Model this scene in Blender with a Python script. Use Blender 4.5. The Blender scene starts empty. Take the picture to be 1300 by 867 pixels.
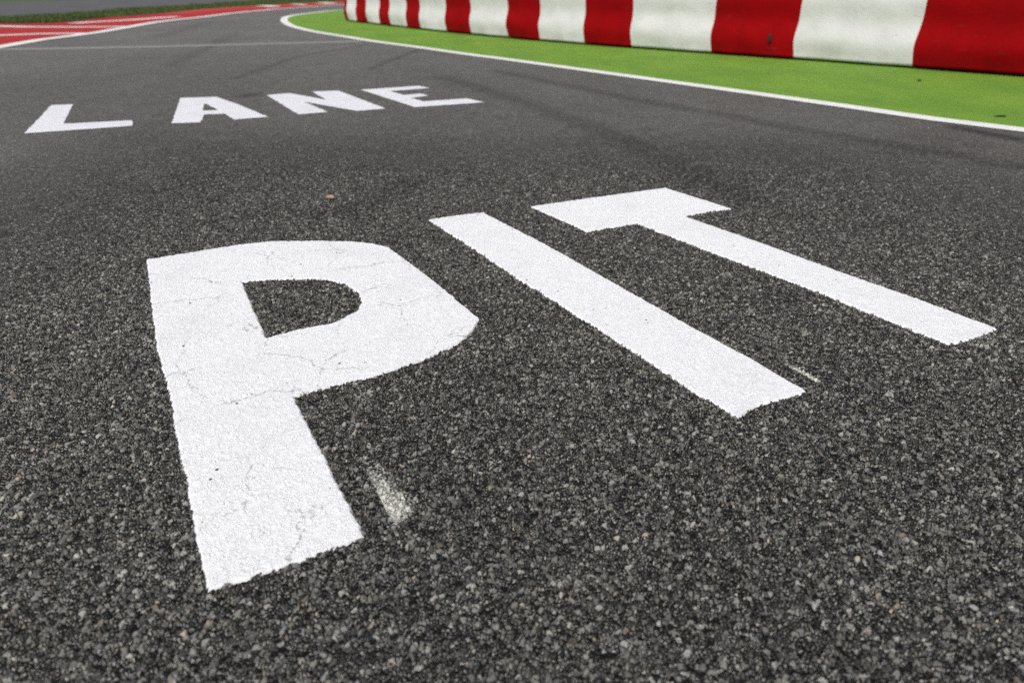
import bpy, bmesh, math, random
import numpy as np
from mathutils import Matrix, Vector, noise as mnoise

random.seed(7)
RNG = np.random.default_rng(7)
SC = bpy.context.scene
COL = SC.collection
CAM_H = 0.8

# ---- outlines on the ground, in metres (x right, y forward) ----
P_OUT = [(-0.4509, 0.7707), (-0.4064, 0.7945), (-0.3292, 0.8335), (-0.2418, 0.8884), (-0.2493, 0.9072), (-0.3283, 1.0533), (-0.4789, 1.3273), (-0.3985, 1.376), (-0.326, 1.4163), (-0.2351, 1.4861), (-0.201, 1.5187), (-0.1385, 1.5831), (-0.1137, 1.6329), (-0.0978, 1.6802), (-0.0876, 1.7349), (-0.2102, 1.9584), (-0.3024, 2.1165), (-0.3682, 2.2265), (-0.4245, 2.3175), (-0.4846, 2.3578), (-0.5646, 2.379), (-0.6967, 2.3858), (-0.8449, 2.3795), (-0.9409, 2.344), (-1.0539, 2.2766), (-1.1986, 2.1855), (-1.0181, 1.826), (-0.8825, 1.5585), (-0.81, 1.4344), (-0.7349, 1.3053), (-0.6626, 1.1599), (-0.6003, 1.0513), (-0.5477, 0.9507), (-0.4799, 0.8235)]
P_IN = [(-0.8221, 1.9988), (-0.7177, 1.791), (-0.6263, 1.614), (-0.5604, 1.6636), (-0.483, 1.7027), (-0.4534, 1.7413), (-0.4297, 1.7834), (-0.4293, 1.8493), (-0.452, 1.919), (-0.5134, 1.9889), (-0.568, 2.018), (-0.6063, 2.0261), (-0.64, 2.0257), (-0.7556, 2.0158)]
I_OUT = [(-0.3241, 2.6444), (-0.2189, 2.7019), (-0.1153, 2.7471), (-0.0803, 2.6826), (0.0827, 2.414), (0.1759, 2.249), (0.3316, 1.961), (0.4791, 1.6875), (0.5894, 1.4977), (0.659, 1.359), (0.5865, 1.3263), (0.5283, 1.2997), (0.4733, 1.2523), (0.4043, 1.3585), (0.335, 1.4873), (0.1226, 1.8582), (0.004, 2.058), (-0.1461, 2.3337)]
T_OUT = [(0.0751, 2.8352), (0.3691, 2.9865), (0.6855, 3.1455), (0.8924, 2.8134), (0.7975, 2.7801), (0.6764, 2.7047), (0.8659, 2.4036), (1.0504, 2.0842), (1.1665, 1.9015), (1.2855, 1.6909), (1.1838, 1.6273), (1.1081, 1.5965), (1.0686, 1.6548), (0.9015, 1.9477), (0.6532, 2.3235), (0.4726, 2.6152), (0.2747, 2.5041), (0.1701, 2.6822)]
L_OUT = [(-2.9415, 4.3532), (-2.4227, 4.6277), (-2.5248, 4.8392), (-2.8978, 4.691), (-3.3029, 5.5274), (-3.4401, 5.48)]
A_OUT = [(-2.2159, 4.7259), (-2.651, 5.8888), (-2.3894, 5.9557), (-2.0824, 5.5673), (-1.6714, 4.9921), (-1.8642, 4.8813), (-2.0141, 5.1168), (-2.143, 5.086), (-2.0468, 4.769)]
A_IN = [(-2.3488, 5.612), (-2.1183, 5.2762), (-2.2235, 5.2516)]
N_OUT = [(-2.0196, 6.0693), (-1.8646, 6.1944), (-1.4729, 5.8194), (-1.7051, 6.299), (-1.4983, 6.367), (-0.9325, 5.3871), (-1.1151, 5.2644), (-1.6142, 5.7084), (-1.3184, 5.216), (-1.4943, 5.1002)]
E_OUT = [(-1.3204, 6.4353), (-0.8503, 6.7186), (-0.7377, 6.5616), (-1.0556, 6.356), (-0.8994, 6.1145), (-0.7723, 6.2053), (-0.694, 6.0785), (-0.8203, 5.9457), (-0.6975, 5.757), (-0.3672, 5.9283), (-0.2194, 5.7208), (-0.7277, 5.4575)]
LINE_OUT = [(3.1916, 4.5292), (2.8208, 4.9459), (2.4257, 5.5479), (1.5132, 6.8706), (-0.1109, 9.2217), (-0.5246, 9.7932), (-1.4771, 11.1097), (-2.1882, 12.1571), (-2.9128, 13.2945), (-3.8715, 14.8341), (-4.838, 16.7502), (-5.5838, 18.7488), (-6.0851, 20.2901), (-6.7001, 22.5747), (-7.0168, 24.7344), (-6.9786, 27.0489), (-6.562, 30.6476)]
LINE_IN = [(3.3003, 4.6974), (2.9325, 5.158), (2.5261, 5.7944), (1.5783, 7.1842), (-0.1154, 9.5971), (-0.5432, 10.153), (-1.5572, 11.7325), (-2.281, 12.6885), (-3.0577, 13.9749), (-4.0942, 15.7097), (-5.0237, 17.7283), (-5.666, 19.4376), (-5.9761, 20.4501), (-6.313, 21.7401), (-6.5328, 23.4793), (-6.5263, 25.7843), (-6.1971, 28.9222)]
CROSS = [(-7.3457, 10.401), (-7.1107, 10.5368), (-5.6929, 10.9743), (-4.2183, 11.6231), (-2.4734, 12.4672)]
SEAMS = [(-4.2292, 19.9038), (-3.8788, 19.2576), (-3.5218, 18.5313), (-3.0872, 17.8283), (-2.752, 17.3104), (-2.2729, 16.571), (-1.9094, 16.0659), (-1.2822, 15.1377), (-0.7658, 14.3054), (-0.078, 13.3798), (0.474, 12.6734), (1.1482, 11.8604), (1.7745, 11.2334), (2.7227, 10.3469), (3.55, 9.4571), (4.5166, 8.5371), (5.2083, 7.6484)]
KERB_UP = [(-12.6899, 17.9861), (-11.7571, 17.6801), (-10.8413, 17.9621), (-10.6473, 18.5964), (-10.9484, 19.9294), (-11.1712, 21.4776), (-11.1672, 22.3587), (-11.1579, 24.3525), (-11.3371, 27.8784), (-11.2049, 31.5195), (-10.8563, 35.6478), (-10.2154, 40.2519), (-9.6297, 45.1542)]
KERB_LO = [(-7.0505, 9.8173), (-7.2342, 10.7267), (-7.5541, 12.1628), (-7.6488, 13.4455), (-7.7219, 14.2384), (-8.0432, 15.9941), (-8.3065, 17.248), (-8.5587, 18.5883), (-8.655, 19.9262), (-8.6386, 20.8848), (-8.6625, 21.7606), (-8.9088, 24.2795), (-8.9819, 25.937), (-8.9791, 29.4166), (-8.6471, 34.0133), (-8.1758, 38.279)]
KERB_LI = [(-7.3001, 10.1788), (-7.4659, 11.0829), (-7.7944, 12.5622), (-7.8675, 13.8412), (-7.9424, 14.6562), (-8.317, 16.5518), (-8.6117, 17.896), (-8.8395, 19.2111), (-8.9597, 20.6415), (-8.9797, 21.7249), (-9.0659, 22.792), (-9.3193, 25.416), (-9.3671, 27.066), (-9.4175, 30.872), (-9.0646, 35.6741), (-8.5444, 40.022)]
STRIPE_MID = [(-9.4817, 13.339), (-9.0688, 13.5472), (-8.6582, 13.9981), (-8.0727, 14.2124), (-7.8581, 14.0325)]
STRIPE_TOP = [(-11.9085, 16.8542), (-11.0865, 16.6491), (-10.2929, 16.3816), (-9.2831, 16.4024), (-8.641, 16.5239), (-8.4286, 16.7791)]
GRASS_UP = [(-14.6412, 20.8125), (-14.1888, 21.4186), (-13.9528, 21.7348), (-14.105, 23.4884), (-14.2423, 25.4688), (-14.4836, 27.4192), (-14.8141, 29.7889), (-14.7789, 33.9009), (-15.2634, 38.6402), (-15.5114, 43.7835), (-16.297, 51.9731), (-17.5231, 69.3226)]
FAR_UP = [(-27.7844, 39.8508), (-26.9953, 41.1072), (-26.2891, 44.1186), (-25.888, 48.3843), (-25.8688, 54.5456), (-25.6012, 72.5173)]
STRIPE_FAR = [(-10.3056, 18.0526), (-10.2511, 18.6351), (-9.9095, 19.7964), (-9.7723, 21.5223), (-9.6872, 22.3493)]
KERB_MIX = [(-11.2049, 31.5195), (-11.0853, 33.1826), (-10.9662, 34.7328), (-10.5826, 36.9671), (-10.4185, 38.011), (-10.1382, 40.268), (-9.9592, 41.9202), (-9.6297, 45.1542)]
TRACE1 = [(-0.2718, 1.0537), (-0.1948, 0.9095)]
TRACE1B = [(-0.3279, 1.1679), (-0.1948, 0.9095)]
TRACE2 = [(0.6488, 1.4942), (0.6997, 1.3963)]
PEB = [(-0.7685, 2.9363), (-0.7824, 2.9675)]
BITS = [(3.9261, 7.2319), (3.4062, 5.1167), (3.3606, 7.0252), (4.9543, 8.9955)]
SKID1 = [(-2.2684, 11.4637), (-2.5346, 10.5679), (-2.7132, 9.8004), (-2.7235, 8.6521), (-2.6814, 7.246)]
SKID2 = [(-1.3554, 10.7701), (-1.4675, 9.3039), (-1.5535, 8.1779)]
SKID3 = [(-5.3077, 14.7253), (-4.3878, 10.8868), (-3.8049, 8.3356)]
SKID4 = [(-0.1633, 7.9938), (1.0239, 5.8694), (1.5051, 5.1503), (1.9629, 4.4347), (2.5822, 3.5867)]
SKID5 = [(-7.5066, 18.9032), (-6.7094, 15.7367), (-6.2441, 13.4551)]
SKID6 = [(3.1019, 4.1119), (3.0334, 4.2846), (2.9244, 4.5768), (2.8782, 4.7157)]
SKID7 = [(-0.4755, 3.2403), (-0.5692, 2.9395), (-0.6889, 2.7273)]
SKID8 = [(-0.717, 7.456), (-0.163, 6.2993), (0.587, 4.4676), (0.8276, 3.6058), (0.969, 3.0287)]
DARKSPOT = [(-2.1712, 6.0881)]

# ------------------------------------------------------------------ helpers
def tag(o, label=None, cat=None, group=None, kind=None):
    if label: o['label'] = label
    if cat: o['category'] = cat
    if group: o['group'] = group
    if kind: o['kind'] = kind
    return o

def link(name, me, mat=None, parent=None):
    o = bpy.data.objects.new(name, me)
    COL.objects.link(o)
    if mat:
        for m in (mat if isinstance(mat, (list, tuple)) else [mat]):
            me.materials.append(m)
    if parent: o.parent = parent
    return o

def empty(name, loc):
    o = bpy.data.objects.new(name, None)
    o.location = loc
    COL.objects.link(o)
    return o

def mesh_np(name, co, quads, smooth=True):
    me = bpy.data.meshes.new(name)
    n, f = len(co), len(quads)
    me.vertices.add(n)
    me.vertices.foreach_set('co', np.ascontiguousarray(co, dtype=np.float32).ravel())
    me.loops.add(f * 4)
    me.loops.foreach_set('vertex_index', np.ascontiguousarray(quads, dtype=np.int32).ravel())
    me.polygons.add(f)
    me.polygons.foreach_set('loop_start', np.arange(0, f * 4, 4, dtype=np.int32))
    me.polygons.foreach_set('loop_total', np.full(f, 4, dtype=np.int32))
    me.polygons.foreach_set('use_smooth', np.full(f, smooth, dtype=bool))
    me.update(calc_edges=True)
    return me

def grid_quads(nx, ny):
    i = np.arange(nx * ny).reshape(ny, nx)
    return np.stack([i[:-1, :-1], i[:-1, 1:], i[1:, 1:], i[1:, :-1]], -1).reshape(-1, 4)

def attr(me, name, vals):
    a = me.attributes.new(name, 'FLOAT', 'POINT')
    a.data.foreach_set('value', np.ascontiguousarray(vals, dtype=np.float32))

def sdf_poly(px, py, poly):
    """signed distance, positive inside"""
    P = np.array(poly); Q = np.roll(P, -1, 0)
    d2 = np.full(px.shape, 1e9); ins = np.zeros(px.shape, bool)
    for (ax, ay), (bx, by) in zip(P, Q):
        ex, ey = bx - ax, by - ay
        t = np.clip(((px - ax) * ex + (py - ay) * ey) / (ex * ex + ey * ey + 1e-12), 0, 1)
        d2 = np.minimum(d2, (px - ax - t * ex) ** 2 + (py - ay - t * ey) ** 2)
        c = ((ay > py) != (by > py)) & (px < ex * (py - ay) / (ey + 1e-12) + ax)
        ins ^= c
    return np.where(ins, 1, -1) * np.sqrt(d2)

def dist_line(px, py, pts):
    d2 = np.full(px.shape, 1e9)
    for (ax, ay), (bx, by) in zip(pts[:-1], pts[1:]):
        ex, ey = bx - ax, by - ay
        t = np.clip(((px - ax) * ex + (py - ay) * ey) / (ex * ex + ey * ey), 0, 1)
        d2 = np.minimum(d2, (px - ax - t * ex) ** 2 + (py - ay - t * ey) ** 2)
    return np.sqrt(d2)

def spline(pts, step):
    """Catmull-Rom through pts, resampled about every step metres"""
    P = [Vector((p[0], p[1], 0)) for p in pts]
    P = [P[0] * 2 - P[1]] + P + [P[-1] * 2 - P[-2]]
    out = []
    for i in range(1, len(P) - 2):
        n = max(1, int((P[i + 1] - P[i]).length / step))
        for k in range(n):
            t = k / n; a, b, c, d = P[i - 1:i + 3]
            out.append(0.5 * ((2 * b) + (c - a) * t + (2 * a - 5 * b + 4 * c - d) * t * t + (3 * b - a - 3 * c + d) * t ** 3))
    out.append(P[-2])
    return [(v.x, v.y) for v in out]

def smooth_noise(px, py, scale, seed):
    """cheap value noise on arrays"""
    r = np.random.default_rng(seed).random((256, 256))
    x, y = px * scale, py * scale
    xi, yi = np.floor(x).astype(int), np.floor(y).astype(int)
    fx, fy = x - xi, y - yi
    fx, fy = fx * fx * (3 - 2 * fx), fy * fy * (3 - 2 * fy)
    g = lambda a, b: r[a % 256, b % 256]
    return (g(xi, yi) * (1 - fx) + g(xi + 1, yi) * fx) * (1 - fy) + (g(xi, yi + 1) * (1 - fx) + g(xi + 1, yi + 1) * fx) * fy

# ------------------------------------------------------------------ nodes
class NT:
    def __init__(self, tree): self.t = tree
    def n(self, kind, **kw):
        nd = self.t.nodes.new(kind)
        for k, v in kw.items():
            if k == 'ins':
                for s, val in v.items(): self.put(nd.inputs[s], val)
            else: setattr(nd, k, v)
        return nd
    def put(self, sock, val):
        if isinstance(val, bpy.types.NodeSocket): self.t.links.new(val, sock)
        else: sock.default_value = val
    def m(self, op, a, b=0.0, c=0.0, clamp=False):
        nd = self.t.nodes.new('ShaderNodeMath'); nd.operation = op; nd.use_clamp = clamp
        for s, v in zip(nd.inputs, (a, b, c)): self.put(s, v)
        return nd.outputs[0]
    def ss(self, v, lo, hi, a=0.0, b=1.0):
        nd = self.n('ShaderNodeMapRange', interpolation_type='SMOOTHSTEP')
        for s, x in zip(('Value', 'From Min', 'From Max', 'To Min', 'To Max'), (v, lo, hi, a, b)): self.put(nd.inputs[s], x)
        return nd.outputs[0]
    def mix(self, f, a, b, blend='MIX'):
        nd = self.n('ShaderNodeMix', data_type='RGBA', blend_type=blend)
        self.put(nd.inputs['Factor'], f)
        self.put(nd.inputs[6], a); self.put(nd.inputs[7], b)
        return nd.outputs[2]
    def noise(self, vec, scale, detail=2.0, rough=0.5, dim='3D', dist=0.0):
        nd = self.n('ShaderNodeTexNoise', noise_dimensions=dim)
        nd.inputs['Scale'].default_value = scale; nd.inputs['Detail'].default_value = detail
        nd.inputs['Roughness'].default_value = rough; nd.inputs['Distortion'].default_value = dist
        self.t.links.new(vec, nd.inputs['Vector'])
        return nd.outputs[0], nd.outputs[1]
    def ramp(self, f, stops, interp='LINEAR'):
        nd = self.n('ShaderNodeValToRGB'); cr = nd.color_ramp; cr.interpolation = interp
        while len(cr.elements) < len(stops): cr.elements.new(0.5)
        for e, (p, c) in zip(cr.elements, stops):
            e.position = p; e.color = (*c, 1) if len(c) == 3 else c
        self.put(nd.inputs[0], f)
        return nd.outputs[0]
    def pos(self): return self.n('ShaderNodeNewGeometry').outputs['Position']
    def scaled(self, vec, s):
        nd = self.n('ShaderNodeVectorMath', operation='MULTIPLY')
        self.put(nd.inputs[0], vec); nd.inputs[1].default_value = s
        return nd.outputs[0]
    def attr(self, name): return self.n('ShaderNodeAttribute', attribute_name=name).outputs['Fac']
    def bump(self, h, strength, dist):
        nd = self.n('ShaderNodeBump'); nd.inputs['Strength'].default_value = strength; nd.inputs['Distance'].default_value = dist
        self.put(nd.inputs['Height'], h)
        return nd.outputs[0]

def material(name, method=None):
    m = bpy.data.materials.new(name); m.use_nodes = True
    N = NT(m.node_tree); m.node_tree.nodes.clear()
    bs = N.n('ShaderNodeBsdfPrincipled'); out = N.n('ShaderNodeOutputMaterial')
    m.node_tree.links.new(bs.outputs[0], out.inputs['Surface'])
    if method: m.displacement_method = method
    return m, N, bs, out

def stone_group():
    """aggregate of a worn road surface: height 0..1, colour of each stone, per-stone random"""
    g = bpy.data.node_groups.new('aggregate', 'ShaderNodeTree')
    for nm, ty in (('Height', 'NodeSocketFloat'), ('Color', 'NodeSocketColor'), ('Random', 'NodeSocketFloat')):
        g.interface.new_socket(name=nm, in_out='OUTPUT', socket_type=ty)
    N = NT(g); go = N.n('NodeGroupOutput')
    p = N.pos()
    flat = N.scaled(p, (1, 1, 0))
    _, nc = N.noise(flat, 110.0, 1.0)
    off = N.n('ShaderNodeVectorMath', operation='SUBTRACT'); N.put(off.inputs[0], nc); off.inputs[1].default_value = (0.5, 0.5, 0.5)
    wob = N.n('ShaderNodeVectorMath', operation='MULTIPLY_ADD')
    N.put(wob.inputs[0], off.outputs[0]); wob.inputs[1].default_value = (0.006, 0.006, 0); N.put(wob.inputs[2], flat)
    v = wob.outputs[0]
    def cells(scale):
        a = N.n('ShaderNodeTexVoronoi', voronoi_dimensions='2D', feature='F1')
        e = N.n('ShaderNodeTexVoronoi', voronoi_dimensions='2D', feature='DISTANCE_TO_EDGE')
        for k in (a, e):
            k.inputs['Scale'].default_value = scale; N.put(k.inputs['Vector'], v)
        sep = N.n('ShaderNodeSeparateColor'); N.put(sep.inputs[0], a.outputs['Color'])
        d = N.n('ShaderNodeVectorMath', operation='SUBTRACT'); N.put(d.inputs[0], v); N.put(d.inputs[1], a.outputs['Position'])
        q = N.n('ShaderNodeSeparateXYZ'); N.put(q.inputs[0], d.outputs[0])
        tilt = N.m('ADD', N.m('MULTIPLY', q.outputs[0], N.m('SUBTRACT', sep.outputs[0], .5)), N.m('MULTIPLY', q.outputs[1], N.m('SUBTRACT', sep.outputs[1], .5)))
        tilt = N.m('MULTIPLY', tilt, scale * 0.9)
        return e.outputs['Distance'], sep.outputs, tilt
    eA, cA, tA = cells(BIG); eB, cB, tB = cells(SMALL)
    hA = N.m('MULTIPLY', N.ss(eA, 0.03, 0.22), N.m('ADD', N.m('MULTIPLY_ADD', cA[0], 0.4, 0.6), tA))
    hA = N.m('MULTIPLY', hA, N.m('GREATER_THAN', cA[2], 0.66))
    hB = N.m('MULTIPLY', N.ss(eB, 0.03, 0.26), N.m('ADD', N.m('MULTIPLY_ADD', cB[1], 0.65, 0.2), tB))
    isA = N.m('GREATER_THAN', hA, hB)
    h = N.m('MAXIMUM', hA, hB)
    pit, _ = N.noise(flat, 46.0, 2.0, 0.55)                    # hollows where stones have gone
    h = N.m('MULTIPLY', h, N.ss(pit, 0.32, 0.50, 0.25, 1.0))
    def stone_col(c):
        tone = N.ramp(c[0], TONES)
        hue = N.ramp(c[1], [(0.0, (1.0, .98, .94)), (.55, (1.0, .985, .955)), (.72, (.95, .97, 1.02)), (.80, (1.0, .96, .87)),
                            (.94, (1.0, .98, .94)), (.975, (1.08, .92, .74)), (.99, (1.08, .88, .78)), (1.0, (1.06, 1.0, .82))])
        return N.mix(1.0, tone, hue, 'MULTIPLY')
    col = N.mix(isA, stone_col(cB), stone_col(cA))
    fine, _ = N.noise(flat, 700.0, 2.0, 0.6)
    col = N.mix(1.0, col, N.ramp(fine, [(0.25, (.62, .62, .62)), (.75, (1.35, 1.35, 1.35))]), 'MULTIPLY')
    binder = N.ss(h, 0.04, 0.30)
    col = N.mix(binder, (0.009, 0.009, 0.009, 1), col)
    h2 = N.m('ADD', h, N.m('MULTIPLY', N.m('SUBTRACT', fine, 0.5), 0.12))
    rnd = N.n('ShaderNodeMix', data_type='FLOAT')
    N.put(rnd.inputs[0], isA); N.put(rnd.inputs[2], cB[2]); N.put(rnd.inputs[3], cA[1])
    N.put(go.inputs['Height'], h2); N.put(go.inputs['Color'], col); N.put(go.inputs['Random'], rnd.outputs[0])
    return g

BIG, SMALL = 108.0, 205.0
TONES = [(0.0, (.020,) * 3), (.25, (.072, .0705, .068)), (.60, (.150, .147, .141)), (.87, (.235, .231, .222)), (1.0, (.38, .374, .36))]
RELIEF = 0.0072
STONES = stone_group()

def stones(N):
    nd = N.n('ShaderNodeGroup'); nd.node_tree = STONES
    return nd.outputs['Height'], nd.outputs['Color'], nd.outputs['Random']

def mat_asphalt():
    m, N, bs, out = material('asphalt', 'BOTH')
    h, col, rnd = stones(N)
    p = N.pos()
    big, _ = N.noise(N.scaled(p, (1, .55, 0)), 0.8, 4.0, 0.6)
    mid, _ = N.noise(p, 6.0, 3.0, 0.6)
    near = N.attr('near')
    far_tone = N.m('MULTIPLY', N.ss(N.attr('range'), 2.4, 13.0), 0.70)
    far_tone = N.m('MAXIMUM', far_tone, N.m('MULTIPLY', N.m('SUBTRACT', 1.0, near), 0.42))   # stones blend out into a grey lightened to paint in grazing-view brightness
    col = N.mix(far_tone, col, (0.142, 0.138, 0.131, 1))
    col = N.mix(1.0, col, N.ramp(big, [(.25, (.80, .80, .80)), (.7, (1.16, 1.15, 1.13))]), 'MULTIPLY')
    col = N.mix(1.0, col, N.ramp(mid, [(.3, (.86, .86, .86)), (.7, (1.12, 1.12, 1.12))]), 'MULTIPLY')
    # rubber laid down by tyres
    blot, _ = N.noise(p, 14.0, 3.0, 0.65)
    sk = N.m('MULTIPLY', N.attr('skid'), N.ss(blot, 0.15, 0.55))
    col = N.mix(N.m('MULTIPLY', sk, 0.85), col, (0.014, 0.014, 0.015, 1))
    # traces of an older coat of white paint
    grit, _ = N.noise(p, 160.0, 2.0, 0.7)
    tr = N.ss(N.m('ADD', N.attr('trace'), N.m('MULTIPLY', N.m('SUBTRACT', grit, 0.5), 1.7)), 0.32, 0.62)
    tr = N.m('MULTIPLY', tr, N.ss(h, 0.05, 0.3, 0.4, 1.0))
    col = N.mix(tr, col, (0.62, 0.61, 0.555, 1))
    N.put(bs.inputs['Base Color'], col)
    N.put(bs.inputs['Roughness'], N.ss(h, 0.1, 0.4, 0.9, 0.5))
    N.put(bs.inputs['Specular IOR Level'], N.ss(h, 0.1, 0.4, 0.05, 0.5))
    d = N.n('ShaderNodeDisplacement', ins={'Height': h, 'Midlevel': 1.0, 'Scale': N.m('MULTIPLY', near, RELIEF)})
    bn = N.n('ShaderNodeBump'); N.put(bn.inputs['Height'], h); bn.inputs['Distance'].default_value = 0.006
    N.put(bn.inputs['Strength'], N.m('MULTIPLY', N.m('SUBTRACT', 1.0, near), N.ss(N.attr('range'), 3.0, 14.0, 0.75, 0.3)))
    N.put(bs.inputs['Normal'], bn.outputs[0])
    m.node_tree.links.new(d.outputs[0], out.inputs['Displacement'])
    return m

def paint_color(N, p, base, dirt, crack=1.0, crack_attr=False):
    """white road paint: faint dirt and hair cracks"""
    d, _ = N.noise(p, 5.0, 5.0, 0.65)
    col = N.mix(N.ss(d, 0.45, 0.8, 0.0, 0.35), base, dirt)
    s, _ = N.noise(p, 420.0, 2.0, 0.6)
    col = N.mix(N.ss(s, 0.60, 0.80, 0.0, 0.25), col, dirt)
    _, wc = N.noise(p, 7.0, 4.0, 0.6)
    v = N.n('ShaderNodeVectorMath', operation='MULTIPLY_ADD')
    N.put(v.inputs[0], wc); v.inputs[1].default_value = (.16, .16, 0); N.put(v.inputs[2], N.scaled(p, (1, 1, 0)))
    vo = N.n('ShaderNodeTexVoronoi', voronoi_dimensions='2D', feature='DISTANCE_TO_EDGE')
    vo.inputs['Scale'].default_value = 5.2; N.put(vo.inputs['Vector'], v.outputs[0])
    where, _ = N.noise(p, 4.5, 2.0)
    line = N.m('SUBTRACT', 1.0, N.ss(vo.outputs['Distance'], 0.001, 0.024))
    line = N.m('MULTIPLY', line, N.ss(where, 0.40, 0.56, 0.0, 0.9 * crack))
    gr, _ = N.noise(p, 90.0, 2.0)
    line = N.m('MULTIPLY', line, N.ss(gr, 0.35, 0.6))
    if crack_attr: line = N.m('MULTIPLY', line, N.attr('crack'))
    col = N.mix(line, col, (0.36, 0.36, 0.37, 1))
    return col

def mat_letter_near():
    m, N, bs, out = material('road_paint', 'BOTH')
    h, _, _ = stones(N)
    p = N.pos()
    col = paint_color(N, p, (0.785, 0.79, 0.812, 1), (0.58, 0.585, 0.61, 1), 1.0, True)
    # pin holes where a stone has shed its paint
    sp = N.n('ShaderNodeTexVoronoi', voronoi_dimensions='2D', feature='F1')
    sp.inputs['Scale'].default_value = 22.0; N.put(sp.inputs['Vector'], p)
    sepc = N.n('ShaderNodeSeparateColor'); N.put(sepc.inputs[0], sp.outputs['Color'])
    hole = N.m('MULTIPLY', N.m('LESS_THAN', sp.outputs['Distance'], 0.07), N.m('GREATER_THAN', sepc.outputs[0], 0.965))
    col = N.mix(hole, col, (0.03, 0.03, 0.03, 1))
    N.put(bs.inputs['Base Color'], col)
    bs.inputs['Roughness'].default_value = 0.6
    bs.inputs['Specular IOR Level'].default_value = 0.3
    hh = N.m('MULTIPLY', N.m('SUBTRACT', h, 1.0), 0.24 * RELIEF)
    hh = N.m('ADD', hh, N.m('MULTIPLY', N.attr('lift'), 0.001))
    d = N.n('ShaderNodeDisplacement', ins={'Height': hh, 'Midlevel': 0.0, 'Scale': 1.0})
    m.node_tree.links.new(d.outputs[0], out.inputs['Displacement'])
    return m

def mat_line(name, base, dirt, bump=0.5, crack=0.0):
    m, N, bs, out = material(name)
    h, _, _ = stones(N)
    p = N.pos()
    N.put(bs.inputs['Base Color'], paint_color(N, p, base, dirt, crack))
    bs.inputs['Roughness'].default_value = 0.65
    bs.inputs['Specular IOR Level'].default_value = 0.3
    N.put(bs.inputs['Normal'], N.bump(h, bump, 0.004))
    return m

def mat_painted_ground(name, base, alt, worn, bump=0.5):
    m, N, bs, out = material(name)
    h, _, _ = stones(N)
    p = N.pos()
    a, _ = N.noise(N.scaled(p, (1, .6, 0)), 1.6, 4.0, 0.6)
    col = N.mix(N.ss(a, 0.3, 0.7), base, alt)
    b, _ = N.noise(p, 9.0, 4.0, 0.7)
    col = N.mix(N.ss(b, 0.55, 0.85, 0.0, 0.6), col, worn)
    c, _ = N.noise(p, 60.0, 3.0, 0.7)
    col = N.mix(N.ss(c, 0.58, 0.8, 0.0, 0.55), col, worn)
    s1, _ = N.noise(N.scaled(p, (2.2, .8, 0)), 4.0, 5.0, 0.7, dist=1.5)
    col = N.mix(N.ss(s1, 0.56, 0.74, 0.0, 0.55), col, worn)
    s2, _ = N.noise(p, 24.0, 3.0, 0.7)
    col = N.mix(N.ss(s2, 0.62, 0.74, 0.0, 0.6), col, (0.035, 0.045, 0.02, 1))
    N.put(bs.inputs['Base Color'], col)
    bs.inputs['Roughness'].default_value = 0.8
    bs.inputs['Specular IOR Level'].default_value = 0.2
    N.put(bs.inputs['Normal'], N.bump(h, bump, 0.005))
    return m

def mat_panel(name, base, grime, streak):
    m, N, bs, out = material(name)
    p = N.pos()
    a, _ = N.noise(N.scaled(p, (1.6, 1.6, 1.0)), 2.2, 5.0, 0.62)
    col = N.mix(N.ss(a, 0.40, 0.78, 0.0, 0.75), base, grime)
    b, _ = N.noise(N.scaled(p, (9, 9, 3.0)), 3.0, 4.0, 0.7)
    col = N.mix(N.ss(b, 0.56, 0.8, 0.0, 0.3), col, streak)
    sep = N.n('ShaderNodeSeparateXYZ'); N.put(sep.inputs[0], p)
    foot_tone = N.m('MULTIPLY', N.ss(sep.outputs[2], 0.02, 0.22, 1.0, 0.0), N.ss(a, 0.3, 0.6, 0.05, 0.35))  # panel colour turns darker towards its foot, unevenly
    col = N.mix(foot_tone, col, streak)
    rub, _ = N.noise(N.scaled(p, (1.2, 1.2, 9.0)), 3.5, 5.0, 0.65)           # rubbed on by tyres
    rub2, _ = N.noise(p, 1.3, 2.0)
    col = N.mix(N.m('MULTIPLY', N.ss(rub, 0.60, 0.72, 0.0, 0.45), N.ss(rub2, 0.5, 0.65)), col, (0.05, 0.045, 0.042, 1))
    N.put(bs.inputs['Base Color'], col)
    bs.inputs['Roughness'].default_value = 0.8
    bs.inputs['Specular IOR Level'].default_value = 0.08
    f, _ = N.noise(p, 28.0, 4.0, 0.6)
    N.put(bs.inputs['Normal'], N.bump(f, 0.22, 0.02))
    return m

def mat_simple(name, c1, c2, scale, rough=0.85, bump=0.0):
    m, N, bs, out = material(name)
    p = N.pos()
    a, _ = N.noise(p, scale, 4.0, 0.65)
    N.put(bs.inputs['Base Color'], N.mix(N.ss(a, 0.3, 0.7), c1, c2))
    bs.inputs['Roughness'].default_value = rough
    bs.inputs['Specular IOR Level'].default_value = 0.25
    if bump: N.put(bs.inputs['Normal'], N.bump(a, bump, 0.02))
    return m

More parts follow.
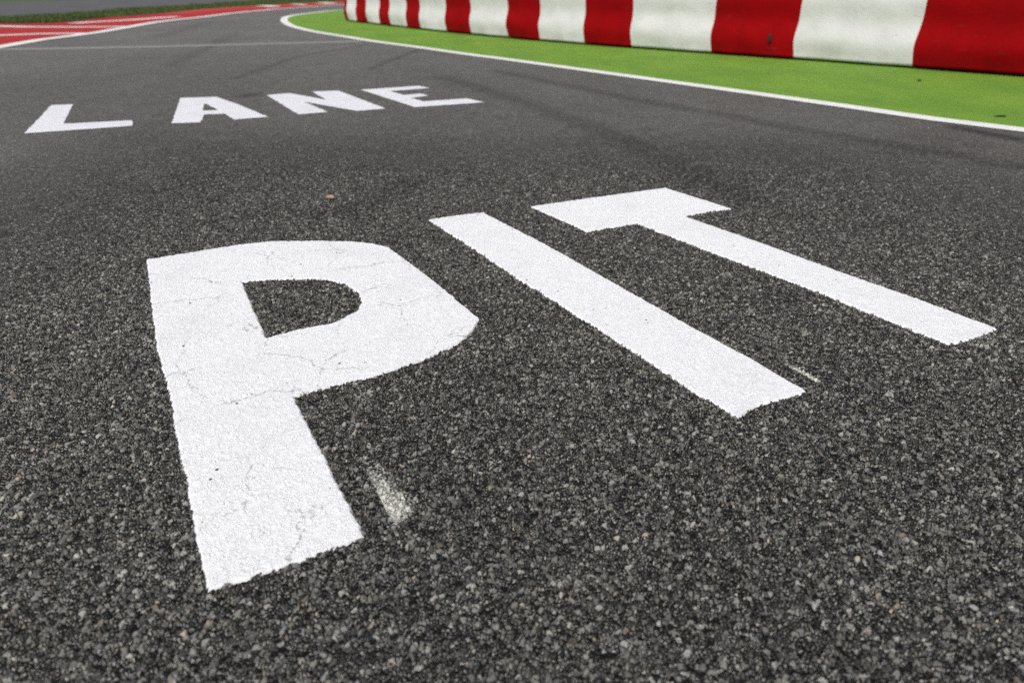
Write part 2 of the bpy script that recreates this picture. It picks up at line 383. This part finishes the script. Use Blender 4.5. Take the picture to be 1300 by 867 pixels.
M_ASPHALT = mat_asphalt()
M_PAINT = mat_letter_near()
M_PAINT_FAR = mat_line('road_paint_flat', (0.72, 0.725, 0.765, 1), (0.46, 0.46, 0.48, 1), 0.35)
M_LINE = mat_line('line_paint', (0.78, 0.78, 0.76, 1), (0.50, 0.50, 0.47, 1), 0.35)
M_LINE_WORN = mat_line('worn_line_paint', (0.25, 0.25, 0.242, 1), (0.16, 0.16, 0.157, 1), 0.5)
M_GREEN = mat_painted_ground('green_paint', (0.178, 0.315, 0.036, 1), (0.132, 0.265, 0.030, 1), (0.09, 0.16, 0.032, 1))
M_RED_GROUND = mat_painted_ground('red_paint', (0.42, 0.022, 0.022, 1), (0.36, 0.020, 0.02, 1), (0.22, 0.035, 0.03, 1))
M_FARTRACK = mat_simple('far_tarmac', (0.075, 0.076, 0.082, 1), (0.10, 0.10, 0.106, 1), 0.6)
M_SOIL = mat_simple('verge_soil', (0.035, 0.028, 0.012, 1), (0.055, 0.035, 0.018, 1), 2.0, 0.95)
M_LAND = mat_simple('meadow', (0.05, 0.085, 0.022, 1), (0.075, 0.105, 0.035, 1), 0.4, 0.95)
M_RED = mat_panel('red_panel_paint', (0.285, 0.0008, 0.0025, 1), (0.22, 0.0008, 0.0025, 1), (0.10, 0.003, 0.003, 1))
M_WHITE = mat_panel('white_panel_paint', (0.68, 0.665, 0.675, 1), (0.59, 0.575, 0.58, 1), (0.46, 0.445, 0.44, 1))
M_KERB_W = mat_simple('kerb_white', (0.74, 0.73, 0.70, 1), (0.6, 0.58, 0.55, 1), 3.0, 0.6)
M_KERB_R = mat_simple('kerb_red', (0.45, 0.03, 0.03, 1), (0.36, 0.025, 0.025, 1), 3.0, 0.6)
M_RUBBER = mat_simple('rubber', (0.018, 0.018, 0.018, 1), (0.03, 0.03, 0.03, 1), 40.0, 0.8, 0.4)
M_PEBBLE = mat_simple('pebble', (0.42, 0.33, 0.2, 1), (0.30, 0.22, 0.13, 1), 60.0, 0.8, 0.4)

# ------------------------------------------------------------------ ground
def axis_coords(lo, hi, a, b, step, growth, near=None):
    """fine spacing from a to b, growing outwards to lo and hi"""
    mid = []
    x = a
    while x < b:
        mid.append(x); x += step * (max(1.0, x / near) if near else 1.0)
    right = []; s = step * (max(1.0, x / near) if near else 1.0)
    while x < hi:
        right.append(x); s *= growth; x += s
    right.append(hi)
    left = []; x = a; s = step
    while True:
        s *= growth; x -= s
        if x <= lo: left.append(lo); break
        left.append(x)
    return np.array(left[::-1] + mid + right)

land = link('terrain', mesh_np('terrain', [(-900, -300, -.04), (900, -300, -.04), (900, 1500, -.04), (-900, 1500, -.04)], [(0, 1, 2, 3)]), M_LAND)
tag(land, 'green meadow far beyond the race track', kind='structure')

ax = axis_coords(-46, 30, -1.32, 1.62, 0.003, 1.045)
ay = axis_coords(-6, 75, 0.56, 3.3, 0.003, 1.02, near=1.7)
gx, gy = np.meshgrid(ax, ay)
fx, fy = gx.ravel(), gy.ravel()
me = mesh_np('road', np.stack([fx, fy, np.zeros_like(fx)], -1), grid_quads(len(ax), len(ay)))
skid = np.zeros_like(fx)
for pts, w, s in ((SKID1, .06, .55), (SKID2, .06, .5), (SKID3, .08, .5), (SKID4, .12, .5), (SKID5, .10, .6), (SKID6, .09, 1), (SKID7, .10, .4), (SKID8, .13, .45)):
    q = spline(pts, 0.4)
    skid = np.maximum(skid, s * np.clip(1.3 - dist_line(fx, fy, q) / w, 0, 1))
sx, sy = DARKSPOT[0]
skid = np.maximum(skid, .8 * np.clip(1.3 - np.hypot((fx - sx) / .10, (fy - sy) / .16), 0, 1))
trace = np.zeros_like(fx)
def fade_trace(p, q, width, power=1.0):
    """old paint left along the line p-q: sharp on its left side, fading to the right and towards p"""
    (x0, y0), (x1, y1) = p, q
    L = math.hypot(x1 - x0, y1 - y0); ux, uy = (x1 - x0) / L, (y1 - y0) / L
    t = ((fx - x0) * ux + (fy - y0) * uy) / L
    s = -(fx - x0) * uy + (fy - y0) * ux
    edge = np.clip(s / 0.006, 0, 1) * np.clip(1.25 - s / width, 0, 1)
    return edge * np.clip(t, 0, 1) ** power * np.clip((1.0 - t) / 0.12, 0, 1)
trace = np.maximum(trace, 1.2 * fade_trace(TRACE1B[0], TRACE1B[1], 0.055, 1.1))
trace = np.maximum(trace, 1.3 * fade_trace(TRACE2[0], TRACE2[1], 0.02, 0.2))
attr(me, 'skid', skid); attr(me, 'trace', trace)
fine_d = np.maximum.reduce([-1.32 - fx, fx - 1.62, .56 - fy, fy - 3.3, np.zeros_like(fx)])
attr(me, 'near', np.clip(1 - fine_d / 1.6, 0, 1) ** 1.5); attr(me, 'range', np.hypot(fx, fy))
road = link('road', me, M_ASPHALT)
tag(road, 'dark grey coarse asphalt of the pit lane', kind='structure')

def poly_sheet(name, pts, z, mat, parent=None, holes=()):
    me = bpy.data.meshes.new(name); bm = bmesh.new()
    es = []
    for loop in [pts] + list(holes):
        vs = [bm.verts.new((x, y, z)) for x, y in loop]
        es += [bm.edges.new((vs[i], vs[(i + 1) % len(vs)])) for i in range(len(vs))]
    bmesh.ops.triangle_fill(bm, edges=es, use_beauty=True, normal=(0, 0, 1))
    for f in bm.faces:
        if f.normal.z < 0: f.normal_flip()
    bm.to_mesh(me); bm.free()
    return link(name, me, mat, parent)

def ribbon(name, a, b, z, mat, parent=None, rough=0.0):
    """strip between two polylines of equal length"""
    me = bpy.data.meshes.new(name); bm = bmesh.new()
    va = [bm.verts.new((x + random.uniform(-rough, rough), y + random.uniform(-rough, rough), z)) for x, y in a]
    vb = [bm.verts.new((x + random.uniform(-rough, rough), y + random.uniform(-rough, rough), z)) for x, y in b]
    for i in range(len(a) - 1):
        f = bm.faces.new((va[i], va[i + 1], vb[i + 1], vb[i]))
        if f.normal.z < 0 or (f.normal_update() or f.normal.z < 0): f.normal_flip()
    bm.to_mesh(me); bm.free()
    return link(name, me, mat, parent)

def offset(pts, d):
    out = []
    for i, (x, y) in enumerate(pts):
        x0, y0 = pts[max(0, i - 1)]; x1, y1 = pts[min(len(pts) - 1, i + 1)]
        L = math.hypot(x1 - x0, y1 - y0) or 1
        out.append((x - (y1 - y0) / L * d, y + (x1 - x0) / L * d))
    return out

def resample(pts, n):
    d = [0]
    for p, q in zip(pts[:-1], pts[1:]): d.append(d[-1] + math.hypot(q[0] - p[0], q[1] - p[1]))
    t = np.linspace(0, d[-1], n)
    return list(zip(np.interp(t, d, [p[0] for p in pts]), np.interp(t, d, [p[1] for p in pts])))

# white line round the green strip (runs on past the frame at both ends)
def extend(p, q, L):
    d = math.hypot(q[0] - p[0], q[1] - p[1]); return (q[0] + (q[0] - p[0]) / d * L, q[1] + (q[1] - p[1]) / d * L)
lo = [extend(LINE_OUT[1], LINE_OUT[0], 4.0)] + LINE_OUT + [(-3.5, 34.0), (0.5, 42.0)]
mid_in = [extend(LINE_IN[1], LINE_IN[0], 4.0)] + LINE_IN + [(-3.42, 33.9), (0.58, 41.9)]
mid = resample(spline([((a[0] + b[0]) / 2, (a[1] + b[1]) / 2) for a, b in zip(lo, mid_in)], 0.12), 420)
edge = ribbon('edge_line', offset(mid, -0.09), offset(mid, 0.09), 0.005, M_LINE, rough=0.002)
tag(edge, 'white painted line curving round the bright green strip', 'line marking')
green = poly_sheet('green_verge', [(x, y) for x, y in mid] + [(14, 42), (14, 0)], 0.003, M_GREEN)
tag(green, 'bright green painted strip under the striped barrier', kind='structure')
cr = resample(spline(CROSS, 0.3), 60)
cross = ribbon('track_line', offset(cr, -0.17), offset(cr, 0.17), 0.003, M_LINE_WORN, rough=0.006)
tag(cross, 'faded grey line crossing the lane beyond the far word', 'line marking')

# red run-off with white stripes, kerb, grass verge and the track behind
ln_a, ln_b = resample(KERB_LO, 120), resample(KERB_LI, 120)
ctr = [((a[0] + b[0]) / 2, (a[1] + b[1]) / 2) for a, b in zip(ln_a, ln_b)]
kedge = ribbon('edge_line', offset(ctr, 0.12), offset(ctr, -0.12), 0.010, M_LINE, rough=0.003)
tag(kedge, 'white painted line along the red striped run-off', 'line marking')
i_k = next(i for i, p in enumerate(KERB_UP) if p == KERB_MIX[0])
runoff = poly_sheet('red_runoff', KERB_LI + KERB_UP[::-1], 0.004, M_RED_GROUND)
tag(runoff, 'red painted run-off area with white stripes at left', kind='structure')
for pts, w in ((STRIPE_MID, .15), (STRIPE_TOP, .17), (STRIPE_FAR, .16)):
    q = resample(pts, 40)
    ribbon('stripe', offset(q, w), offset(q, -w), 0.008, M_LINE, runoff, rough=0.004)
# kerb: raised, sloped, alternating red and white blocks
kp = [KERB_UP[i] for i in range(7, len(KERB_UP))]
kp = [kp[0]] + [p for p in kp[1:]] + [extend(kp[-2], kp[-1], 25)]
kq = resample(kp, 160)
me = bpy.data.meshes.new('kerb'); bm = bmesh.new()
rows = [[bm.verts.new((x, y, .006 + (z - .006) * min(1, n / 14))) for n, (x, y) in enumerate(offset(kq, d))] for d, z in ((-.62, .006), (-.55, .020), (.0, .045), (.06, .0))]
cuts = [(-1e9, KERB_MIX[1][1]), (KERB_MIX[2][1], KERB_MIX[3][1]), (KERB_MIX[4][1], KERB_MIX[5][1]), (KERB_MIX[6][1], KERB_MIX[7][1] + 2)]
for r in range(3):
    for i in range(159):
        f = bm.faces.new((rows[r][i], rows[r][i + 1], rows[r + 1][i + 1], rows[r + 1][i]))
        y = (kq[i][1] + kq[i + 1][1]) / 2
        red = any(a <= y <= b for a, b in cuts) if y < KERB_MIX[7][1] + 2 else int(y / 1.8) % 2
        f.material_index = 0 if red else 1
bmesh.ops.recalc_face_normals(bm, faces=bm.faces)
bm.to_mesh(me); bm.free()
kerb = link('kerb', me, [M_KERB_R, M_KERB_W])
tag(kerb, 'low red and white kerb beside the grass verge', kind='structure')

verge = poly_sheet('grass_verge', KERB_UP + [(-8.0, 66), (-14.5, 66)] + GRASS_UP[::-1], 0.006, M_SOIL)
tag(verge, 'dark soil under the grass between the two tracks', kind='structure')
far = poly_sheet('far_track', GRASS_UP + [(-14.6, 70), (-25.5, 70)] + FAR_UP[::-1][1:], 0.003, M_FARTRACK)
tag(far, 'blue grey asphalt of the second track beyond the grass', kind='structure')
fl = resample(spline(GRASS_UP, 1.0), 80)
fline = ribbon('edge_line', offset(fl, 0.10), offset(fl, -0.06), 0.011, M_LINE_WORN, rough=0.02)
tag(fline, 'pale broken line along the near side of the far track', 'line marking')
out_far = [(-60, 38), FAR_UP[0]] + FAR_UP[1:] + [(-25.5, 110), (-60, 110)]
fargrass = poly_sheet('far_grass', out_far, 0.005, M_LAND)
tag(fargrass, 'green grass beyond the far track', kind='structure')

# blades on the verge
def mat_grass():
    m, N, bs, out = material('grass_blade')
    p = N.pos()
    a, _ = N.noise(p, 0.9, 3.0); b, _ = N.noise(p, 30.0, 1.0)
    col = N.mix(N.ss(a, .3, .7), (0.050, 0.085, 0.012, 1), (0.085, 0.125, 0.02, 1))
    col = N.mix(N.ss(b, .45, .75, 0, .6), col, (0.12, 0.11, 0.03, 1))
    N.put(bs.inputs['Base Color'], col); bs.inputs['Roughness'].default_value = 0.7
    return m
gp_poly = KERB_UP + [(-8.0, 60), (-14.5, 60)] + GRASS_UP[::-1]
n = 160000
px = RNG.uniform(-16, -5, n); py = 17 + 43 * RNG.random(n) ** 1.6
keep = sdf_poly(px, py, gp_poly)
thin = smooth_noise(px, py, 1.3, 3)
ok = (keep > 0.12 + 0.35 * thin)
px, py = px[ok][:70000], py[ok][:70000]
k = len(px)
hgt = RNG.uniform(.03, .085, k) * (0.7 + .6 * smooth_noise(px, py, 1.1, 4)); a = RNG.uniform(0, 2 * np.pi, k); w = RNG.uniform(.006, .013, k)
lean = RNG.uniform(-.5, .5, (k, 2)) * hgt[:, None]
v0 = np.stack([px - np.cos(a) * w, py - np.sin(a) * w, np.full(k, .004)], -1)
v1 = np.stack([px + np.cos(a) * w, py + np.sin(a) * w, np.full(k, .004)], -1)
v2 = np.stack([px + lean[:, 0] + np.cos(a) * w * .25, py + lean[:, 1] + np.sin(a) * w * .25, hgt], -1)
v3 = np.stack([px + lean[:, 0] - np.cos(a) * w * .25, py + lean[:, 1] - np.sin(a) * w * .25, hgt], -1)
co = np.stack([v0, v1, v2, v3], 1).reshape(-1, 3)
grass = link('grass', mesh_np('grass', co, np.arange(4 * k).reshape(-1, 4), False), mat_grass())
tag(grass, 'strip of short dark green grass between the two tracks', kind='stuff')

# ------------------------------------------------------------------ letters
def near_letter(name, outer, inner, label, seed, crack):
    P = np.array(outer); ox, oy = P.mean(0)
    x0, y0 = P.min(0) - .02; x1, y1 = P.max(0) + .02
    st = 0.003
    gx, gy = np.meshgrid(np.arange(x0, x1, st), np.arange(y0, y1, st))
    d = sdf_poly(gx, gy, outer)
    if inner: d = np.minimum(d, -sdf_poly(gx, gy, inner))
    d = d + (smooth_noise(gx, gy, 95, seed) - .5) * .0045 + (smooth_noise(gx, gy, 28, seed + 1) - .5) * .002
    lift = np.clip((d - 0.0025) / 0.0065, -1, 0) * 9.0 + 0.3
    q = grid_quads(gx.shape[1], gx.shape[0])
    ok = (d.ravel() > -0.009)[q].all(1)
    q = q[ok]
    used = np.unique(q); remap = np.zeros(gx.size, int); remap[used] = np.arange(len(used))
    co = np.stack([gx.ravel()[used] - ox, gy.ravel()[used] - oy, np.zeros(len(used))], -1)
    me = mesh_np(name, co, remap[q])
    attr(me, 'lift', lift.ravel()[used]); attr(me, 'crack', np.full(len(used), crack))
    o = link(name, me, M_PAINT)
    o.location = (ox, oy, 0)
    return tag(o, label, 'painted letter', 'letters of the near word PIT')

def far_letter(name, outer, inner, label):
    """the same coat of paint, with a clean cut edge and its thickness"""
    P = np.array(outer); ox, oy = P.mean(0)
    def rough(loop):
        loop = loop + loop[:1]
        L = sum(math.hypot(q[0] - p[0], q[1] - p[1]) for p, q in zip(loop[:-1], loop[1:]))
        pts = []
        for p, q in zip(loop[:-1], loop[1:]):
            n = max(1, int(math.hypot(q[0] - p[0], q[1] - p[1]) / .025))
            for i in range(n):
                t = i / n
                j = 0.004
                pts.append((p[0] + (q[0] - p[0]) * t - ox + random.uniform(-j, j), p[1] + (q[1] - p[1]) * t - oy + random.uniform(-j, j)))
        return pts
    o = poly_sheet(name, rough(list(outer)), 0.0025, M_PAINT_FAR, holes=[rough(list(inner))] if inner else ())
    o.location = (ox, oy, 0)
    return tag(o, label, 'painted letter', 'letters of the far word LANE')

near_letter('painted_letter', P_OUT, P_IN, 'large white letter P painted nearest on the asphalt, with a round-cornered hole', 11, 1.0)
near_letter('painted_letter', I_OUT, None, 'white letter I, a single long bar painted between P and T', 21, .25)
near_letter('painted_letter', T_OUT, None, 'white letter T painted on the asphalt right of the single bar', 31, .15)
far_letter('painted_letter', L_OUT, None, 'white letter L painted at the left end of the far word')
far_letter('painted_letter', A_OUT, A_IN, 'white letter A with a small triangular hole in the far word')
far_letter('painted_letter', N_OUT, None, 'white letter N painted between A and E in the far word')
far_letter('painted_letter', E_OUT, None, 'white letter E with three arms at the right end of the far word')

# ------------------------------------------------------------------ striped barrier
sm = np.array(SEAMS)
cf = np.polyfit(sm[:, 0], sm[:, 1], 4, w=1 / sm[:, 1])
seams = [(x, float(np.polyval(cf, x))) for x, _ in SEAMS]          # far end first
seams[-1] = extend(seams[-2], seams[-1], 0.4)
last, prev = seams[-1], seams[-2]
front = seams[::-1]                                              # right end first
right_ext = [extend(prev, last, L) for L in (3.9, 2.6, 1.3)]
nose = [(-4.42, 20.55), (-4.30, 21.35), (-3.70, 21.85), (-3.05, 21.45), (-2.55, 20.7), (-2.05, 19.95), (-1.5, 19.2)]
stations = right_ext + front + nose
colour0 = None
dense, mark = [], []
Pv = [Vector((x, y, 0)) for x, y in stations]
Pv = [Pv[0] * 2 - Pv[1]] + Pv + [Pv[-1] * 2 - Pv[-2]]
NU = 18
for i in range(1, len(Pv) - 2):
    A, B, C_, D_ = Pv[i - 1:i + 3]; row = []
    for kk in range(NU + 1):
        t = kk / NU
        p = 0.5 * ((2 * B) + (C_ - A) * t + (2 * A - 5 * B + 4 * C_ - D_) * t * t + (3 * B - A - 3 * C_ + D_) * t ** 3)
        g = 0.5 * ((C_ - A) + 2 * (2 * A - 5 * B + 4 * C_ - D_) * t + 3 * (3 * B - A - 3 * C_ + D_) * t * t)
        row.append((p, Vector((-g.y, g.x, 0)).normalized()))     # left of travel = outward
    dense.append(row)
WALL_H, WALL_T = 1.08, 0.5
def profile():
    pts = []
    for j in range(31):                                          # outer face, foot to shoulder
        z = WALL_H * (j / 30) ** 1.5
        o = 0.014 * math.cos(2 * math.pi * (z - .23) / .46) + 0.11 - 0.17 * max(0, 1 - z / .030) ** 1.2
        o -= 0.10 * max(0, (z - .90) / .18) ** 2
        pts.append((o, z))
    for j in range(1, 9): pts.append((-0.10 - (WALL_T - .2) * j / 9, WALL_H + .008 * math.sin(j / 9 * math.pi)))
    for j in range(16):
        z = WALL_H * (1 - j / 15)
        pts.append((-WALL_T + 0.10 * max(0, (z - .90) / .18) ** 2, z))
    return pts
PROF = profile()
barrier = empty('crash_barrier', (0, 12, 0))
tag(barrier, 'low crash barrier of red and white panels curving round the green strip', 'barrier')
seam_idx_red = len(right_ext)                                    # first panel inside the frame is red
red_scuff_panel = None
for i, row in enumerate(dense):
    red = (i - seam_idx_red) % 2 == 0
    co, quads = [], []
    for kk, (p, nrm) in enumerate(row):
        t = kk / NU
        pinch = -0.010 * (abs(2 * t - 1) ** 8)
        belly = 0.010 * (1 - (2 * t - 1) ** 2)
        for (o, z) in PROF:
            q = p + nrm * (o - 0.10 * min(1, max(0, (p.y - 8.5) / 9)))
            wv = Vector((q.x, q.y, z))
            dn = 0.016 * mnoise.noise(wv * 2.1) + 0.007 * mnoise.noise(wv * 6.0 + Vector((3, 1, 7)))
            foot = 0.05 * mnoise.noise(Vector((q.x * 1.7, q.y * 1.7, 5))) * max(0, 1 - z / .25) if o > -.2 else 0
            lift = 0.012 * max(0, mnoise.noise(Vector((q.x * 2.3, q.y * 2.3, 11)))) * max(0, 1 - z / .1)
            def bend(k): return 0.024 * math.exp(-((z - .22) / .17) ** 2) + 0.022 * mnoise.noise(Vector((k * 3.37, z * 2.6, 2.5)))
            sway = bend(i) * (1 - t) + bend(i + 1) * t
            tang = Vector((nrm.y, -nrm.x, 0))
            if o > -.2: q = q + tang * sway
            q = q + nrm * ((dn + foot + belly + pinch) if o > -.2 else 0)
            co.append((q.x, q.y - 12, z + .004 + lift))
    npf = len(PROF)
    for kk in range(NU):
        for j in range(npf - 1):
            a0 = kk * npf + j
            quads.append((a0, a0 + 1, a0 + npf + 1, a0 + npf))
    o = link('panel', mesh_np('panel', co, quads), M_RED if red else M_WHITE, barrier)
    o['label'] = 'red painted panel' if red else 'white painted panel'
    bm = bmesh.new(); bm.from_mesh(o.data)
    if i in (0, len(dense) - 1):
        side = 0 if i == 0 else NU
        bm.verts.ensure_lookup_table()
        bm.faces.new([bm.verts[side * npf + j] for j in range(npf)])
    bmesh.ops.recalc_face_normals(bm, faces=bm.faces)
    bm.to_mesh(o.data); bm.free()
    if i == seam_idx_red + 2:
        red_scuff_panel = (o, row)

def lump(name, loc, size, mat, parent=None, seed=0, sub=2):
    bm = bmesh.new()
    bmesh.ops.create_icosphere(bm, subdivisions=sub, radius=1)
    for v in bm.verts:
        f = 1 + .45 * mnoise.noise(v.co * 1.4 + Vector((seed * 7.1, 0, 0))) + .18 * mnoise.noise(v.co * 4 + Vector((0, seed, 0)))
        v.co = Vector((v.co.x * size[0], v.co.y * size[1], v.co.z * size[2])) * f
    me = bpy.data.meshes.new(name); bm.to_mesh(me); bm.free()
    for p in me.polygons: p.use_smooth = True
    o = link(name, me, mat, parent); o.location = loc
    return o
# dark gash on the second red panel
sp, srow = red_scuff_panel
p, nrm = srow[int(NU * .31)]
g = lump('gash', (p.x + nrm.x * .130, p.y + nrm.y * .130 - 12, .24), (.022, .022, .055), M_RUBBER, sp, 3)
g['label'] = 'small dark gash low on the red panel'

# ------------------------------------------------------------------ small loose things
x, y = PEB[0]
pb = lump('pebble', (x, y, .006), (.019, .010, .008), M_PEBBLE, seed=1)
tag(pb, 'small tan pebble lying on the asphalt between the two words', 'pebble')
BIT_LABEL = ['small black rubber crumb on the green strip beside the white barrier panel', 'flat black rubber scrap on the green strip by the white line at right']
for i, lab in enumerate(BIT_LABEL):
    x, y = BITS[i]
    o = lump('rubber_crumb', (x, y, .010), ((.022, .016, .010), (.045, .010, .005))[i], M_RUBBER, seed=5 + i)
    tag(o, lab, 'rubber scrap', 'rubber scraps on the green strip')

# ------------------------------------------------------------------ light, sky, camera
w = bpy.data.worlds.new('World'); SC.world = w; w.use_nodes = True
nt = w.node_tree; nt.nodes.clear()
sky = nt.nodes.new('ShaderNodeTexSky'); sky.sky_type = 'NISHITA'; sky.sun_disc = False
SUN_EL, SUN_AZ = math.radians(52), math.radians(205)             # azimuth clockwise from +Y: behind the camera, to its left
sky.sun_elevation = SUN_EL; sky.sun_rotation = SUN_AZ
sky.air_density = 1.0; sky.dust_density = 3.0; sky.ozone_density = 1.0
hsv = nt.nodes.new('ShaderNodeHueSaturation'); hsv.inputs['Saturation'].default_value = 0.22
bg = nt.nodes.new('ShaderNodeBackground'); bg.inputs[1].default_value = 0.10
wo = nt.nodes.new('ShaderNodeOutputWorld')
nt.links.new(sky.outputs[0], hsv.inputs['Color']); nt.links.new(hsv.outputs[0], bg.inputs[0]); nt.links.new(bg.outputs[0], wo.inputs[0])

sd = bpy.data.lights.new('sun', 'SUN'); sd.energy = 1.4; sd.angle = math.radians(15); sd.color = (1.0, 0.965, 0.92)
so = bpy.data.objects.new('sun', sd); COL.objects.link(so)
sdir = Vector((math.sin(SUN_AZ) * math.cos(SUN_EL), math.cos(SUN_AZ) * math.cos(SUN_EL), math.sin(SUN_EL)))
so.rotation_euler = sdir.to_track_quat('Z', 'Y').to_euler(); so.location = sdir * 60

cd = bpy.data.cameras.new('camera'); cam = bpy.data.objects.new('camera', cd); COL.objects.link(cam)
pitch, roll = math.radians(26.63), math.radians(0.25)
fwd = Vector((0, math.cos(pitch), -math.sin(pitch))); r0 = Vector((1, 0, 0)); u0 = r0.cross(fwd)
rt = math.cos(roll) * r0 + math.sin(roll) * u0; up = -math.sin(roll) * r0 + math.cos(roll) * u0
cam.matrix_world = Matrix(((rt.x, up.x, -fwd.x, 0), (rt.y, up.y, -fwd.y, 0), (rt.z, up.z, -fwd.z, CAM_H), (0, 0, 0, 1)))
cd.sensor_width = 36; cd.lens = 36 * 896 / 1300; cd.clip_start = 0.05; cd.clip_end = 3000
cd.dof.use_dof = True; cd.dof.focus_distance = 1.75; cd.dof.aperture_fstop = 3.0; cd.dof.aperture_blades = 7
SC.camera = cam

SC.render.engine = 'CYCLES'
SC.cycles.use_denoising = False
SC.cycles.max_bounces = 6
vs = SC.view_settings
vs.view_transform = 'Standard'; vs.look = 'None'; vs.gamma = 1.0; vs.use_curve_mapping = False
vs.exposure = 0.48
